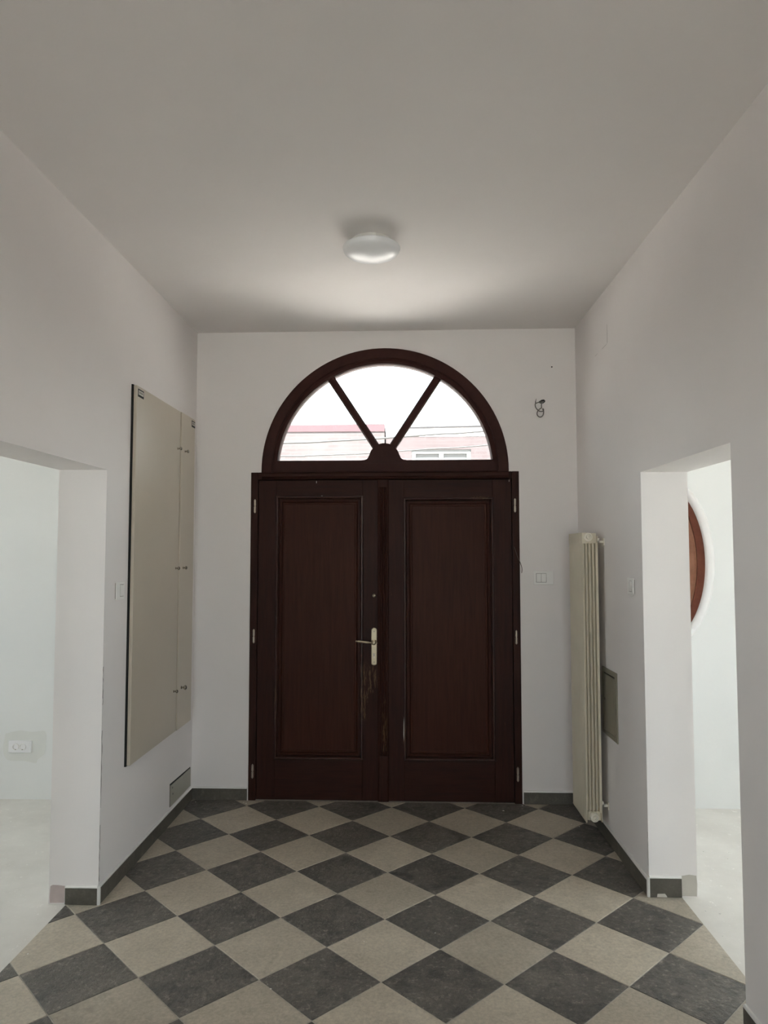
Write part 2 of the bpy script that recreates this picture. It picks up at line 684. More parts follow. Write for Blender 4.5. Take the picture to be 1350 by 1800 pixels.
angs = [2 * PI * k / NA for k in range(NA)] + [math.atan2(z - OCZ, x - OCX) % (2 * PI) for x in (x0, x1) for z in (z0, z1)]
angs = sorted(angs)
inn, outr = [], []
for th in angs:
    r = 1 / math.sqrt((math.cos(th) / OA) ** 2 + (math.sin(th) / OB) ** 2)
    inn.append((OCX + r * math.cos(th), OCZ + r * math.sin(th)))
    outr.append(rect_hit(th))
bm = bmesh.new()
soft = [(OCX + (x - OCX) * 0.985, OCZ + (z - OCZ) * 0.985) for x, z in inn]
rings(bm, [[(x, by, z) for x, z in outr], [(x, fy, z) for x, z in outr], [(x, fy, z) for x, z in inn],
           [(x, fy + 0.012, z) for x, z in soft], [(x, by, z) for x, z in soft], [(x, by, z) for x, z in outr]], False, False)
bmesh.ops.remove_doubles(bm, verts=bm.verts[:], dist=1e-5)
wall_fr = struct(obj('wall_front_right', bm, 'room_paint'), 'white street wall with an oval window beyond the right opening')


def wall_with_windows(name, axis, at, t, a0, a1, wins, mat, label):
    """wall across x=at (axis 'x') or y=at, with rectangular window holes (lo,hi,zlo,zhi)"""
    bm = bmesh.new()

    def seg(lo, hi, zl, zh):
        if axis == 'x':
            box(bm, at, at + t, lo, hi, zl, zh)
        else:
            box(bm, lo, hi, at, at + t, zl, zh)
    cur = a0
    for lo, hi, zl, zh in wins:
        seg(cur, lo, -0.03, ZC + 0.02)
        seg(lo, hi, -0.03, zl)
        seg(lo, hi, zh, ZC + 0.02)
        cur = hi
    seg(cur, a1, -0.03, ZC + 0.02)
    return struct(obj(name, bm, mat), label)


wl = [(0.8, 2.05, 0.90, 2.42), (2.7, 3.95, 0.90, 2.42)]  # unseen windows, placed and sized to brighten the left room
wr = [(0.7, 2.2, 0.65, 2.58), (2.6, 4.1, 0.65, 2.58)]  # unseen windows, placed and sized to brighten the right room
wb = [(-1.1, 0.85, 0.4, 2.65)]  # unseen window added behind the camera to brighten the hall
wall_with_windows('wall_left_outer', 'x', RAXL, -0.3, 0.2, 5.18, wl, 'room_paint', 'outer wall of the left room with two unseen windows added for daylight')
wall_with_windows('wall_right_outer', 'x', RAXR, 0.3, 0.2, 5.18, wr, 'room_paint', 'outer wall of the right room with two unseen windows added for daylight')
wall_with_windows('wall_rear', 'y', REAR, -0.3, -1.8, 1.5, wb, 'wall_paint', 'rear wall of the hall with an unseen window added for daylight')
struct(obj('wall_left_rear', bbox(RAXL - 0.3, -1.60, 0.0, 0.25, -0.03, ZC + 0.02), 'room_paint'), 'rear partition of the left room')
struct(obj('wall_right_rear', bbox(1.35, RAXR + 0.3, 0.0, 0.25, -0.03, ZC + 0.02), 'room_paint'), 'rear partition of the right room')
ceiling = struct(obj('ceiling', bbox(RAXL - 0.3, RAXR + 0.3, REAR - 0.3, 5.18, ZC, ZC + 0.24), 'ceiling_paint'), 'flat white ceiling')
# unseen pitched roof, added so that its eaves shade the street
bm = bmesh.new()
prism(bm, [(REAR - 1.5, 3.42), (REAR - 1.5, 3.60), (0.8, 6.0), (5.65, 3.60), (5.65, 3.42)], RAXL - 1.3, RAXR + 1.3)
for v in bm.verts:
    v.co = (v.co.y, v.co.x, v.co.z)
struct(obj('roof', bm, 'roof_tile'), 'unseen pitched roof over the whole house, added for its shade')


def simple_window(n, axis, at, lo, hi, zl, zh, label):
    """unseen casement added for daylight, with frame, centre post and two panes"""
    def B(a0, a1, d0, d1, c0, c1, bev=0.0):
        return bbox(d0, d1, a0, a1, c0, c1, bev) if axis == 'x' else bbox(a0, a1, d0, d1, c0, c1, bev)
    c = ((at, (lo + hi) / 2, zl) if axis == 'x' else ((lo + hi) / 2, at, zl))
    r = struct(empty('window_%d' % n, c), label)
    fwid = 0.06
    mid = (lo + hi) / 2
    d0, d1 = at - 0.035, at + 0.035
    obj('window_frame', B(lo, lo + fwid, d0, d1, zl, zh), 'frame_white', r)
    obj('window_frame', B(hi - fwid, hi, d0, d1, zl, zh), 'frame_white', r)
    obj('window_frame', B(lo + fwid, hi - fwid, d0, d1, zl, zl + fwid), 'frame_white', r)
    obj('window_frame', B(lo + fwid, hi - fwid, d0, d1, zh - fwid, zh), 'frame_white', r)
    obj('centre_post', B(mid - 0.04, mid + 0.04, d0, d1, zl + fwid, zh - fwid), 'frame_white', r)
    for a, b_ in ((lo + fwid, mid - 0.04), (mid + 0.04, hi - fwid)):
        obj('pane', B(a, b_, at - 0.002, at + 0.002, zl + fwid, zh - fwid), 'clear_glass', r)
    return r


for k, (lo, hi, zl, zh) in enumerate(wl):
    simple_window(3 + k, 'x', RAXL - 0.15, lo, hi, zl, zh, 'unseen white casement window added for daylight in the left room %s the street' % ('away from', 'nearest')[k])
    portal((RAXL - 0.31, (lo + hi) / 2, (zl + zh) / 2), (0, -PI / 2, 0), zh - zl, hi - lo)
for k, (lo, hi, zl, zh) in enumerate(wr):
    simple_window(5 + k, 'x', RAXR + 0.15, lo, hi, zl, zh, 'unseen white casement window added for daylight in the right room %s the street' % ('away from', 'nearest')[k])
    portal((RAXR + 0.31, (lo + hi) / 2, (zl + zh) / 2), (0, PI / 2, 0), zh - zl, hi - lo)
for k, (lo, hi, zl, zh) in enumerate(wb):
    simple_window(7, 'y', REAR - 0.15, lo, hi, zl, zh, 'unseen white casement window added for daylight in the rear wall of the hall')
    portal(((lo + hi) / 2, REAR - 0.31, (zl + zh) / 2), (PI / 2, 0, 0), hi - lo, zh - zl)
portal((FCX, YB + 0.37, FCZ + 0.40), (-PI / 2, 0, 0), 1.64, 0.80)

# ------------------------------------------------------------------ wall marks
bm = bmesh.new()
cp = [(-2.70, 0.43), (-2.60, 0.452), (-2.52, 0.442), (-2.43, 0.448), (-2.422, 0.37), (-2.43, 0.30), (-2.475, 0.262), (-2.49, 0.237),
      (-2.56, 0.25), (-2.63, 0.25), (-2.69, 0.262), (-2.715, 0.33)]
cs = [(p.x, p.y) for p in smooth_pts([(a, b_, 0) for a, b_ in cp + cp[:1]], 4)[:-1]]
prism(bm, cs, 4.7992, 4.806)
tag(obj('plaster_patch', bm, 'grey_patch', wall_fl), 'damp grey plaster patch')
bm = bmesh.new()
prism(bm, [(-1.612, 0.006), (-1.610, 0.082), (-1.640, 0.085), (-1.668, 0.086), (-1.678, 0.080), (-1.681, 0.03), (-1.679, 0.004)], 3.4005, 3.41)
tag(obj('bare_plaster', bm, 'pink_plaster', wall_l), 'bare pinkish plaster')
bm = bmesh.new()
prism(bm, [(1.310, 0.004), (1.310, 0.098), (1.345, 0.104), (1.378, 0.100), (1.382, 0.06), (1.379, 0.004)], 3.5585, 3.57)
tag(obj('bare_plaster', bm, 'bare_plaster', wall_r), 'bare beige plaster')


def crack(pts, wdt, mp, parent, o=0.0006):
    """jagged hairline as a thin ribbon a hair proud of the plaster, (u,z) points"""
    bm = bmesh.new()
    A, B = [], []
    for u, z in pts:
        k = wdt * random.uniform(0.25, 1.0) / 2
        A.append((u - k, o, z - k * 0.4))
        B.append((u + k, o, z + k * 0.4))
    A2 = [(u, o - 0.002, z) for u, _, z in A]
    B2 = [(u, o - 0.002, z) for u, _, z in B]
    rings(bm, [[a, b_, b2, a2] for a, b_, b2, a2 in zip(A, B, B2, A2)])
    return obj('crack', bm, 'cable_grey', parent, mp=mp)


def jag(a, b_, n, amp):
    return [(a[0] + (b_[0] - a[0]) * k / n + random.uniform(-amp, amp), a[1] + (b_[1] - a[1]) * k / n) for k in range(n + 1)]


for a, b_ in ((0.10, 0.36), (0.44, 0.80), (0.92, 1.10)):
    crack(jag((LO1 + 0.006, a), (LO1 + 0.006, b_), 14, 0.003), 0.006, ML, wall_l)
crack(jag((RO1 + 0.005, 0.14), (RO1 + 0.005, 0.30), 8, 0.002), 0.004, MR, wall_r)
crack(jag((4.072, 2.95), (4.075, 2.84), 8, 0.001), 0.004, MR, wall_r)
crack(jag((4.085, 2.838), (4.18, 2.836), 8, 0.001), 0.004, MR, wall_r)
crack(jag((4.27, 2.836), (4.33, 2.834), 5, 0.001), 0.003, MR, wall_r)
bm = bmesh.new()
lathe(bm, (0.981, -0.006, 2.896), (0, 1, 0), [(0.005, 0), (0.005, 0.0066)], 10)
obj('nail_hole', bm, 'black', wall_f, mp=MF)


# ------------------------------------------------------------------ skirting
def skirting(name, mp, a0, a1, label, piece=0.333, h=0.076, th=0.011, first=None, trim=True):
    bm = bbox(a0, a1, -0.004, 0.006, 0.0, h - 0.002)
    r = struct(obj(name, bm, 'mortar', mp=mp), label)
    cur = a1
    while cur > a0 + 1e-4:
        lo = max(a0, cur - piece)
        obj('tile', bbox(lo + (0.001 if lo > a0 else 0), cur, 0.001, th, 0.0012, h, 0.001), 'skirting_tile', r, mp=mp)
        cur = lo
    if trim:
        bm = bmesh.new()
        pr = [(0.0, h), (th - 0.001, h), (th + 0.001, h + 0.003), (th, h + 0.007), (th - 0.005, h + 0.0105), (0.0, h + 0.011)]
        rings(bm, [[(a0, o, z) for o, z in pr], [(a1, o, z) for o, z in pr]])
        obj('metal_trim', bm, 'silver_trim', r, mp=mp)
    return r


def MJL(u, o, z): return (u, LO1 - o, z)
def MJR(u, o, z): return (u, RO1 - o, z)


cl = XL + SL * LO1
cr = XR + SR * RO1
skirting('baseboard_left', ML, LO1, YB - 0.0 + 0.005, 'dark tile skirting along the left hall wall')
jl = skirting('baseboard_left_jamb', MJL, -1.604, cl, 'short dark tile skirting across the left door jamb')
skirting('baseboard_right', MR, RO1, YB - 0.012, 'dark tile skirting along the right hall wall behind the radiator', h=0.074)
jr = skirting('baseboard_right_jamb', MJR, cr, 1.306, 'short dark tile skirting across the right door jamb', h=0.088)
skirting('baseboard_front_left', MF, cl - 0.01, DX0 - 0.008, 'dark tile skirting left of the entrance door')
skirting('baseboard_front_right', MF, DX1 + 0.010, 1.128, 'dark tile skirting right of the entrance door')
skirting('baseboard_right_near', MR, REAR, RO0, 'dark tile skirting nearest the camera on the right')
skirting('baseboard_left_near', ML, REAR, LO0, 'dark tile skirting nearest the camera on the left')


def corner_trim(parent, x, y, sx, h):
    bm = bmesh.new()
    pr = []
    for k in range(7):
        a = (PI / 2) * k / 6
        pr.append((x + sx * 0.012 * math.sin(a), y - 0.012 * math.cos(a)))
    pr.append((x, y))
    prism(bm, pr, 0.0, h, 'z')
    obj('corner_trim', bm, 'silver_trim', parent)


corner_trim(jl, cl, LO1, 1, 0.082)
corner_trim(jr, cr, RO1, -1, 0.092)
# chipped spot in the right jamb skirting
bm = bmesh.new()
prism(bm, [(1.187, 0.002), (1.190, 0.018), (1.225, 0.019), (1.232, 0.010), (1.236, 0.002)], 0.0105, 0.0118)
obj('chip', bm, 'bare_plaster', jr, mp=MJR)

# ================================================================== ENTRANCE DOOR
door = struct(empty('door_1', MF(-0.155, 0, 0)), 'dark mahogany double entrance door with two raised panels')
FO = 0.006      # face of the frame
LF = -0.008     # face of the leaves
LX0, LX1, LMID = -1.012, 0.703, -0.160
LTOP = 2.135
obj('door_jamb', bbox(DX0, LX0, -0.10, FO, 0.0, DZ, 0.002), 'door_wood', door, mp=MF)
obj('door_jamb', bbox(LX1, DX1, -0.10, FO, 0.0, DZ, 0.002), 'door_wood', door, mp=MF)
obj('door_head', bbox(LX0, LX1, -0.10, FO, LTOP + 0.004, DZ, 0.002), 'door_wood_across', door, mp=MF)
# unseen rebate and low threshold added behind the leaves to block light leaks
obj('light_stop', bbox(LX0 - 0.002, LX0 + 0.020, -0.10, -0.0565, 0.0, DZ - 0.02), 'door_wood', door, mp=MF)
obj('light_stop', bbox(LX1 - 0.020, LX1 + 0.002, -0.10, -0.0565, 0.0, DZ - 0.02), 'door_wood', door, mp=MF)
obj('light_stop', bbox(LX0 + 0.020, LX1 - 0.020, -0.10, -0.0565, LTOP - 0.022, LTOP + 0.010), 'door_wood_across', door, mp=MF)
obj('threshold', bbox(LX0, LX1, -0.10, -0.0565, -0.002, 0.022), 'door_wood_across', door, mp=MF)  # added to close the light leak under the leaves
bm = bmesh.new()
pr = [(FO, 2.140), (FO + 0.010, 2.142), (FO + 0.014, 2.147), (FO + 0.010, 2.152), (FO + 0.006, 2.160), (FO + 0.010, 2.178), (FO + 0.016, 2.184), (FO, 2.187)]
rings(bm, [[(-0.985, o, z) for o, z in pr], [(0.680, o, z) for o, z in pr]])
obj('transom_moulding', bm, 'door_wood_across', door, mp=MF)


def rect_loops(x0, x1, z0, z1, prof):
    return [[(x0 + d_, o, z0 + d_), (x1 - d_, o, z0 + d_), (x1 - d_, o, z1 - d_), (x0 + d_, o, z1 - d_)] for d_, o in prof]


def leaf(xa, xb, px0, px1, pz0, pz1, label):
    lf = tag(empty('door_leaf', MF((xa + xb) / 2, 0, 0), door), label)
    bk = -0.055
    obj('stile', bbox(xa, px0, bk, LF, 0.004, LTOP, 0.0015), 'door_wood', lf, mp=MF)
    obj('stile', bbox(px1, xb, bk, LF, 0.004, LTOP, 0.0015), 'door_wood', lf, mp=MF)
    obj('rail', bbox(px0 - 0.0004, px1 + 0.0004, bk, LF - 0.0004, pz1, LTOP, 0.0015), 'door_wood_across', lf, mp=MF)
    obj('rail', bbox(px0 - 0.0004, px1 + 0.0004, bk, LF - 0.0004, 0.004, pz0, 0.0015), 'door_wood_across', lf, mp=MF)
    bm = bmesh.new()
    rings(bm, rect_loops(px0, px1, pz0, pz1, [(0.0, LF - 0.03), (-0.004, LF), (-0.004, LF + 0.006), (0.001, LF + 0.013), (0.007, LF + 0.014), (0.012, LF + 0.009),
                                              (0.015, LF + 0.002), (0.018, LF - 0.016), (0.018, LF - 0.03)]), False, False)
    obj('moulding', bm, 'moulding_wood', lf, mp=MF)
    bm = bmesh.new()
    rings(bm, rect_loops(px0, px1, pz0, pz1, [(0.010, LF - 0.04), (0.010, LF - 0.022), (0.034, LF - 0.020), (0.038, LF - 0.014), (0.043, LF - 0.010), (0.050, LF - 0.010),
                                              (0.055, LF - 0.014), (0.062, LF - 0.0145)]), False, True)
    obj('panel', bm, 'panel_wood', lf, mp=MF)
    return lf


leaf_l = leaf(LX0 + 0.002, LMID - 0.001, -0.886, -0.300, 0.272, 2.024, 'leaf with handle and lock')
leaf_r = leaf(LMID + 0.001, LX1 - 0.002, -0.020, 0.576, 0.272, 2.010, 'leaf without handle')
# fluted cover strip over the joint
bm = bmesh.new()
ax0, ax1 = -0.197, -0.124
pr = [(ax0, LF), (ax0, LF + 0.012), (ax0 + 0.004, LF + 0.016)]
nf = 3
wf = (ax1 - ax0 - 0.024) / nf
for k in range(nf):
    s = ax0 + 0.012 + k * wf
    pr += [(s, LF + 0.018), (s + 0.003, LF + 0.012), (s + wf / 2, LF + 0.010), (s + wf - 0.003, LF + 0.012)]
pr += [(ax1 - 0.012, LF + 0.018), (ax1 - 0.004, LF + 0.016), (ax1, LF + 0.012), (ax1, LF)]
prism(bm, pr, 0.30, 2.085, 'z')
pe = [(ax0, LF), (ax0, LF + 0.012), (ax0 + 0.004, LF + 0.016), (ax0 + 0.012, LF + 0.018), (ax1 - 0.012, LF + 0.018), (ax1 - 0.004, LF + 0.016), (ax1, LF + 0.012), (ax1, LF)]
prism(bm, pe, 0.004, 0.30, 'z')
prism(bm, pe, 2.085, LTOP, 'z')
obj('cover_strip', bm, 'door_wood', leaf_r, mp=MF)


def hinge(parent, x, z):
    bm = bmesh.new()
    o = 0.012
    for z0, z1 in ((z - 0.042, z - 0.002), (z + 0.002, z + 0.042)):
        lathe(bm, (x, o, z0), (0, 0, 1), [(0.006, 0), (0.0078, 0.0015), (0.0078, z1 - z0 - 0.0015), (0.006, z1 - z0)], 12)
    lathe(bm, (x, o, z - 0.047), (0, 0, 1), [(0.003, 0), (0.0045, 0.003), (0.0045, 0.006)], 10)
    lathe(bm, (x, o, z + 0.041), (0, 0, 1), [(0.0045, 0), (0.0045, 0.003), (0.003, 0.006)], 10)
    box(bm, x - 0.004, x + 0.004, FO - 0.001, FO + 0.006, z - 0.038, z + 0.038)
    obj('hinge', bm, 'hinge_metal', parent, mp=MF, smooth=True)


for z in (1.958, 1.083, 0.192):
    hinge(leaf_l, -1.031, z)
    hinge(leaf_r, 0.722, z)

# handle set on the left leaf
HX = -0.222
bm = bmesh.new()
pts = []
hw, zb, zt = 0.0195, 0.905, 1.125
for k in range(9):
    a = PI * k / 8
    pts.append((HX + hw * math.cos(a), zt + hw * 0.75 * math.sin(a)))
for k in range(9):
    a = PI + PI * k / 8
    pts.append((HX + hw * math.cos(a), zb + hw * 0.75 * math.sin(a)))
zc_ = (zb + zt) / 2
L_ = lambda s, o: [(HX + (x - HX) * s, o, zc_ + (z - zc_) * (1 - (1 - s) * 0.2)) for x, z in pts]
rings(bm, [L_(1, LF), L_(1, LF + 0.003), L_(0.86, LF + 0.006), L_(0.72, LF + 0.006), L_(0.66, LF + 0.005)])
obj('lock_plate', bm, 'brass', leaf_l, mp=MF)
bm = bmesh.new()
LZ = 1.046
lathe(bm, (HX, LF + 0.005, LZ), (0, 1, 0), [(0.016, 0), (0.016, 0.008), (0.010, 0.012), (0.010, 0.035), (0.014, 0.040), (0.015, 0.050), (0.010, 0.057), (0.002, 0.059)], 18)
tube(bm, [(HX, LF + 0.050, LZ), (HX - 0.03, LF + 0.050, LZ + 0.001), (HX - 0.036, LF + 0.050, LZ + 0.002), (HX - 0.05, LF + 0.05, LZ + 0.003),
          (HX - 0.098, LF + 0.05, LZ + 0.008), (HX - 0.108, LF + 0.05, LZ + 0.009)], [0.0055, 0.0055, 0.0085, 0.009, 0.0075, 0.0065], 12)
lathe(bm, (HX - 0.106, LF + 0.05, LZ + 0.009), (-1, 0, 0.09), [(0.003, 0), (0.003, 0.004), (0.0058, 0.007), (0.0062, 0.010), (0.004, 0.014), (0.001, 0.0155)], 12)
lathe(bm, (HX + 0.012, LF + 0.05, LZ - 0.001), (1, 0, -0.05), [(0.004, 0), (0.003, 0.008), (0.0042, 0.011), (0.001, 0.0145)], 10)
obj('lever_handle', bm, 'brass', leaf_l, mp=MF, smooth=True)
bm = bmesh.new()
lathe(bm, (HX, LF + 0.004, 0.962), (0, 1, 0), [(0.009, 0), (0.009, 0.008), (0.0075, 0.009)], 16)
box(bm, HX - 0.0045, HX + 0.0045, LF + 0.004, LF + 0.012, 0.940, 0.957)
obj('lock_cylinder', bm, 'hinge_metal', leaf_l, mp=MF)
bm = bmesh.new()
box(bm, HX - 0.0012, HX + 0.0012, LF + 0.012, LF + 0.0136, 0.954, 0.968)
obj('keyhole', bm, 'black', leaf_l, mp=MF)
for z in (1.115, 0.912):
    bm = bmesh.new()
    lathe(bm, (HX, LF + 0.004, z), (0, 1, 0), [(0.0038, 0), (0.0038, 0.003), (0.0015, 0.0035)], 10)
    obj('screw', bm, 'cable_grey', leaf_l, mp=MF)
bm = bmesh.new()
lathe(bm, (HX, LF, 1.355), (0, 1, 0), [(0.0125, 0), (0.0125, 0.006), (0.010, 0.010), (0.009, 0.014), (0.004, 0.0155), (0.0001, 0.0156)], 18)
obj('upper_lock', bm, 'brass', leaf_l, mp=MF, smooth=True)
bm = bmesh.new()
box(bm, HX - 0.001, HX + 0.001, LF + 0.0152, LF + 0.0165, 1.349, 1.361)
obj('keyhole', bm, 'black', leaf_l, mp=MF)
# white paint spots on the woodwork
for x, z, a, b_ in ((-0.615, 2.122, 0.0022, 0.012), (-0.576, 2.027, 0.007, 0.0022), (0.687, 2.125, 0.002, 0.008)):
    bm = bmesh.new()
    pp = [(x + a * math.cos(t_) * random.uniform(.7, 1), z + b_ * math.sin(t_) * random.uniform(.7, 1)) for t_ in [2 * PI * k / 10 for k in range(10)]]
    oo = LF + (0.014 if b_ < 0.005 else 0.0)
    prism(bm, pp, oo - 0.002, oo + 0.0015)
    obj('paint_spot', bm, 'crumb', leaf_l if x < 0 else leaf_r, mp=MF)
# pale torn strip of the moulding on the right leaf
bm = bmesh.new()
prism(bm, [(-0.0245, 0.395), (-0.0215, 0.44), (-0.021, 0.50), (-0.0235, 0.555), (-0.0265, 0.50), (-0.0275, 0.44)], LF + 0.006, LF + 0.0085)
obj('splinter', bm, 'label_paper', leaf_r, mp=MF)

# ------------------------------------------------------------------ fanlight
fan = struct(empty('window_1', MF(FCX, 0, 2.19)), 'semicircular fanlight with dark wooden spokes above the entrance door')


def arcpts(r, n=64, a0=0.0, a1=PI, c=(FCX, FCZ)):
    return [(c[0] + r * math.cos(a0 + (a1 - a0) * k / n), c[1] + r * math.sin(a0 + (a1 - a0) * k / n)) for k in range(n + 1)]


def arc_profile(bm, prof, n=64, a0=0.0, a1=PI):
    loops = []
    for k in range(n + 1):
        a = a0 + (a1 - a0) * k / n
        loops.append([(FCX + r * math.cos(a), o, FCZ + r * math.sin(a)) for r, o in prof])
    rings(bm, loops)


bm = bmesh.new()
arc_profile(bm, [(FR, -0.10), (FR, FO), (0.772, FO), (0.768, FO - 0.004), (0.768, -0.10)])
box(bm, FCX - FR, FCX - 0.768, -0.10, FO, DZ, FCZ)
box(bm, FCX + 0.768, FCX + FR, -0.10, FO, DZ, FCZ)
obj('arch_frame', bm, 'fan_wood', fan, mp=MF)
bm = bmesh.new()
arc_profile(bm, [(0.768, -0.075), (0.768, -0.010), (0.750, -0.008), (0.736, -0.014), (0.730, -0.030), (0.730, -0.075)], a0=0.06, a1=PI - 0.06)
obj('sash_arch', bm, 'fan_wood', fan, mp=MF)
bm = bbox(FCX - 0.768, FCX + 0.768, -0.075, -0.010, DZ + 0.001, 2.270, 0.003)
obj('sash_rail', bm, 'fan_wood', fan, mp=MF)
# hub
HC = 2.285
pp = [(-0.155, 2.262), (-0.150, 2.270), (-0.133, 2.272), (-0.120, 2.277), (-0.111, 2.286), (-0.106, 2.300)]
for k in range(19):
    a = PI - 0.22 - (PI - 0.44) * k / 18
    pp.append((0.105 * math.cos(a), HC - 0.004 + 0.105 * math.sin(a)))
pp += [(0.106, 2.300), (0.111, 2.286), (0.120, 2.277), (0.133, 2.272), (0.150, 2.270), (0.155, 2.262), (0.155, 2.25), (-0.155, 2.25)]
bm = bmesh.new()
prism(bm, [(FCX + x, z) for x, z in pp], -0.075, -0.006)
# raised inner disc
hp = [(0.082 * math.cos(PI * k / 20), HC + 0.082 * math.sin(PI * k / 20)) for k in range(21)] + [(-0.082, 2.262), (0.082, 2.262)]
prism(bm, [(FCX + x, z) for x, z in hp], -0.020, 0.000)
obj('hub', bm, 'fan_wood', fan, mp=MF)
SP = math.radians(33.2)
for s in (-1, 1):
    dx, dz = s * math.sin(SP), math.cos(SP)
    nx, nz = dz, -dx
    bm = bmesh.new()
    loops = []
    for t in (0.07, 0.664):
        cx_, cz_ = FCX + dx * t, 2.278 + dz * t
        loops.append([(cx_ + nx * q, o, cz_ + nz * q) for q, o in ((-0.026, -0.070), (-0.026, -0.022), (-0.018, -0.012), (0.018, -0.012), (0.026, -0.022), (0.026, -0.070))])
    rings(bm, loops)
    obj('spoke', bm, 'fan_wood', fan, mp=MF)


def fan_pane(a0, a1):
    bm = bmesh.new()
    P = [(FCX + 0.09 * math.cos(a0), 2.29 + 0.09 * math.sin(a0))]
    for k in range(25):
        a = a0 + (a1 - a0) * k / 24
        # radial from the hub centre out to the arch
        dx, dz = math.cos(a), math.sin(a)
        c0 = 2.278 - FCZ
        bq = dz * c0
        t = -bq + math.sqrt(bq * bq - c0 * c0 + 0.735 ** 2)
        P.append((FCX + dx * t, 2.278 + dz * t))
    P.append((FCX + 0.09 * math.cos(a1), 2.29 + 0.09 * math.sin(a1)))
    prism(bm, P, -0.052, -0.048)
    bm.normal_update()
    bmesh.ops.triangulate(bm, faces=[f for f in bm.faces if len(f.verts) > 4])
    obj('pane', bm, 'clear_glass', fan, mp=MF)


g = 0.012
fan_pane(-0.012, PI / 2 - SP - g)
fan_pane(PI / 2 - SP + g, PI / 2 + SP - g)
fan_pane(PI / 2 + SP + g, PI + 0.012)

# ------------------------------------------------------------------ oval window in the right room
ov = struct(empty('window_2', (OCX, 4.90, OCZ - OB)), 'oval wooden window seen through the right opening')


def oval_ring(bm, prof, n=64):
    """prof: (shrink from the hole edge, y)"""
    loops = []
    for k in range(n):
        a = 2 * PI * k / n
        loops.append([(OCX + (OA * 0.99 - d_) * math.cos(a), y, OCZ + (OB * 0.99 - d_) * math.sin(a)) for d_, y in prof])
    R = [vq(bm, l) for l in loops]
    m_ = len(prof)
    for k in range(n):
        A, B = R[k], R[(k + 1) % n]
        for i in range(m_):
            bm.faces.new((A[i], A[(i + 1) % m_], B[(i + 1) % m_], B[i]))


bm = bmesh.new()
oval_ring(bm, [(0.0, 4.975), (0.0, 4.900), (0.046, 4.900), (0.050, 4.905), (0.050, 4.975)])
obj('window_frame', bm, 'oval_wood', ov)
bm = bmesh.new()
oval_ring(bm, [(0.050, 4.970), (0.050, 4.912), (0.056, 4.906), (0.072, 4.906), (0.084, 4.915), (0.098, 4.922), (0.098, 4.970)])
obj('sash', bm, 'oval_wood_pale', ov)
bm = bmesh.new()
prism(bm, [(OCX + (OA - 0.095) * math.cos(2 * PI * k / 48), OCZ + (OB - 0.095) * math.sin(2 * PI * k / 48)) for k in range(48)], 4.942, 4.946)
obj('pane', bm, 'clear_glass', ov)
portal((OCX, 5.19, OCZ), (-PI / 2, 0, 0), 0.62, 1.10)

# ================================================================== THINGS
# ------------------------------------------------------------------ ceiling lamp
LCX, LCY = -0.170, 3.405
lamp = tag(empty('ceiling_lamp', (LCX, LCY, ZC)), 'round white ceiling lamp in front of the fanlight', 'lamp')
bm = bmesh.new()
lathe(bm, (LCX, LCY, ZC + 0.001), (0, 0, -1), [(0.098, 0), (0.100, 0.003), (0.118, 0.024), (0.120, 0.036)], 40)
obj('base', bm, 'white_plastic', lamp, smooth=True)
bm = bmesh.new()
prof = [(0.118, 0.030), (0.136, 0.031), (0.1395, 0.035), (0.1395, 0.040), (0.137, 0.044)]
for k in range(1, 12):
    a = (PI / 2) * k / 12
    prof.append((0.137 * math.cos(a), 0.044 + 0.044 * math.sin(a)))
prof.append((0.0008, 0.088))
lathe(bm, (LCX, LCY, ZC), (0, 0, -1), prof, 56)
obj('diffuser', bm, 'opal_glass', lamp, smooth=True)
bm = bmesh.new()
box(bm, LCX + 0.012, LCX + 0.026, LCY - 0.128, LCY - 0.112, ZC - 0.030, ZC - 0.018)
obj('clip', bm, 'white_plastic', lamp)

# ------------------------------------------------------------------ flush wall cabinet on the left wall
CU0, CUM, CU1, CZ0, CZ1 = 3.688, 4.409, 4.695, 0.553, 2.527
cab = tag(empty('wall_cabinet', ML(4.2, 0, CZ0)), 'tall taupe built-in wall cabinet with two flat doors on left wall', 'cabinet')
obj('shadow_gap', bbox(CU0 - 0.006, CU1 + 0.004, -0.02, 0.009, CZ0 - 0.004, CZ1 + 0.004), 'gap_shade', cab, mp=ML)  # cabinet backing, near-black rim painted as the shadow gap round the doors
dl = obj('cabinet_door', bbox(CU0, CUM - 0.002, 0.010, 0.028, CZ0, CZ1, 0.0015), 'cabinet_paint', cab, mp=ML)
dr = obj('cabinet_door', bbox(CUM + 0.006, CU1, 0.010, 0.033, CZ0, CZ1, 0.0015), 'cabinet_paint', cab, mp=ML)
for dd, u in ((dl, 4.357), (dr, 4.484)):
    for k, z in enumerate((2.288, 1.548, 0.802)):
        uu = u + (0.006 if k == 0 else 0)
        bm = bmesh.new()
        big = 1.35 if (k == 2 and dd is dr) else 1.0
        lathe(bm, (uu, 0.0275 if dd is dl else 0.0325, z), (0, 1, 0), [(r * big, h_ * big) for r, h_ in ((0.008, 0), (0.008, 0.002), (0.0045, 0.004), (0.0045, 0.011), (0.009, 0.015), (0.0115, 0.019),
                                                     (0.011, 0.023), (0.007, 0.0265), (0.0005, 0.0275))], 16)
        obj('knob', bm, 'knob_metal', dd, mp=ML, smooth=True)
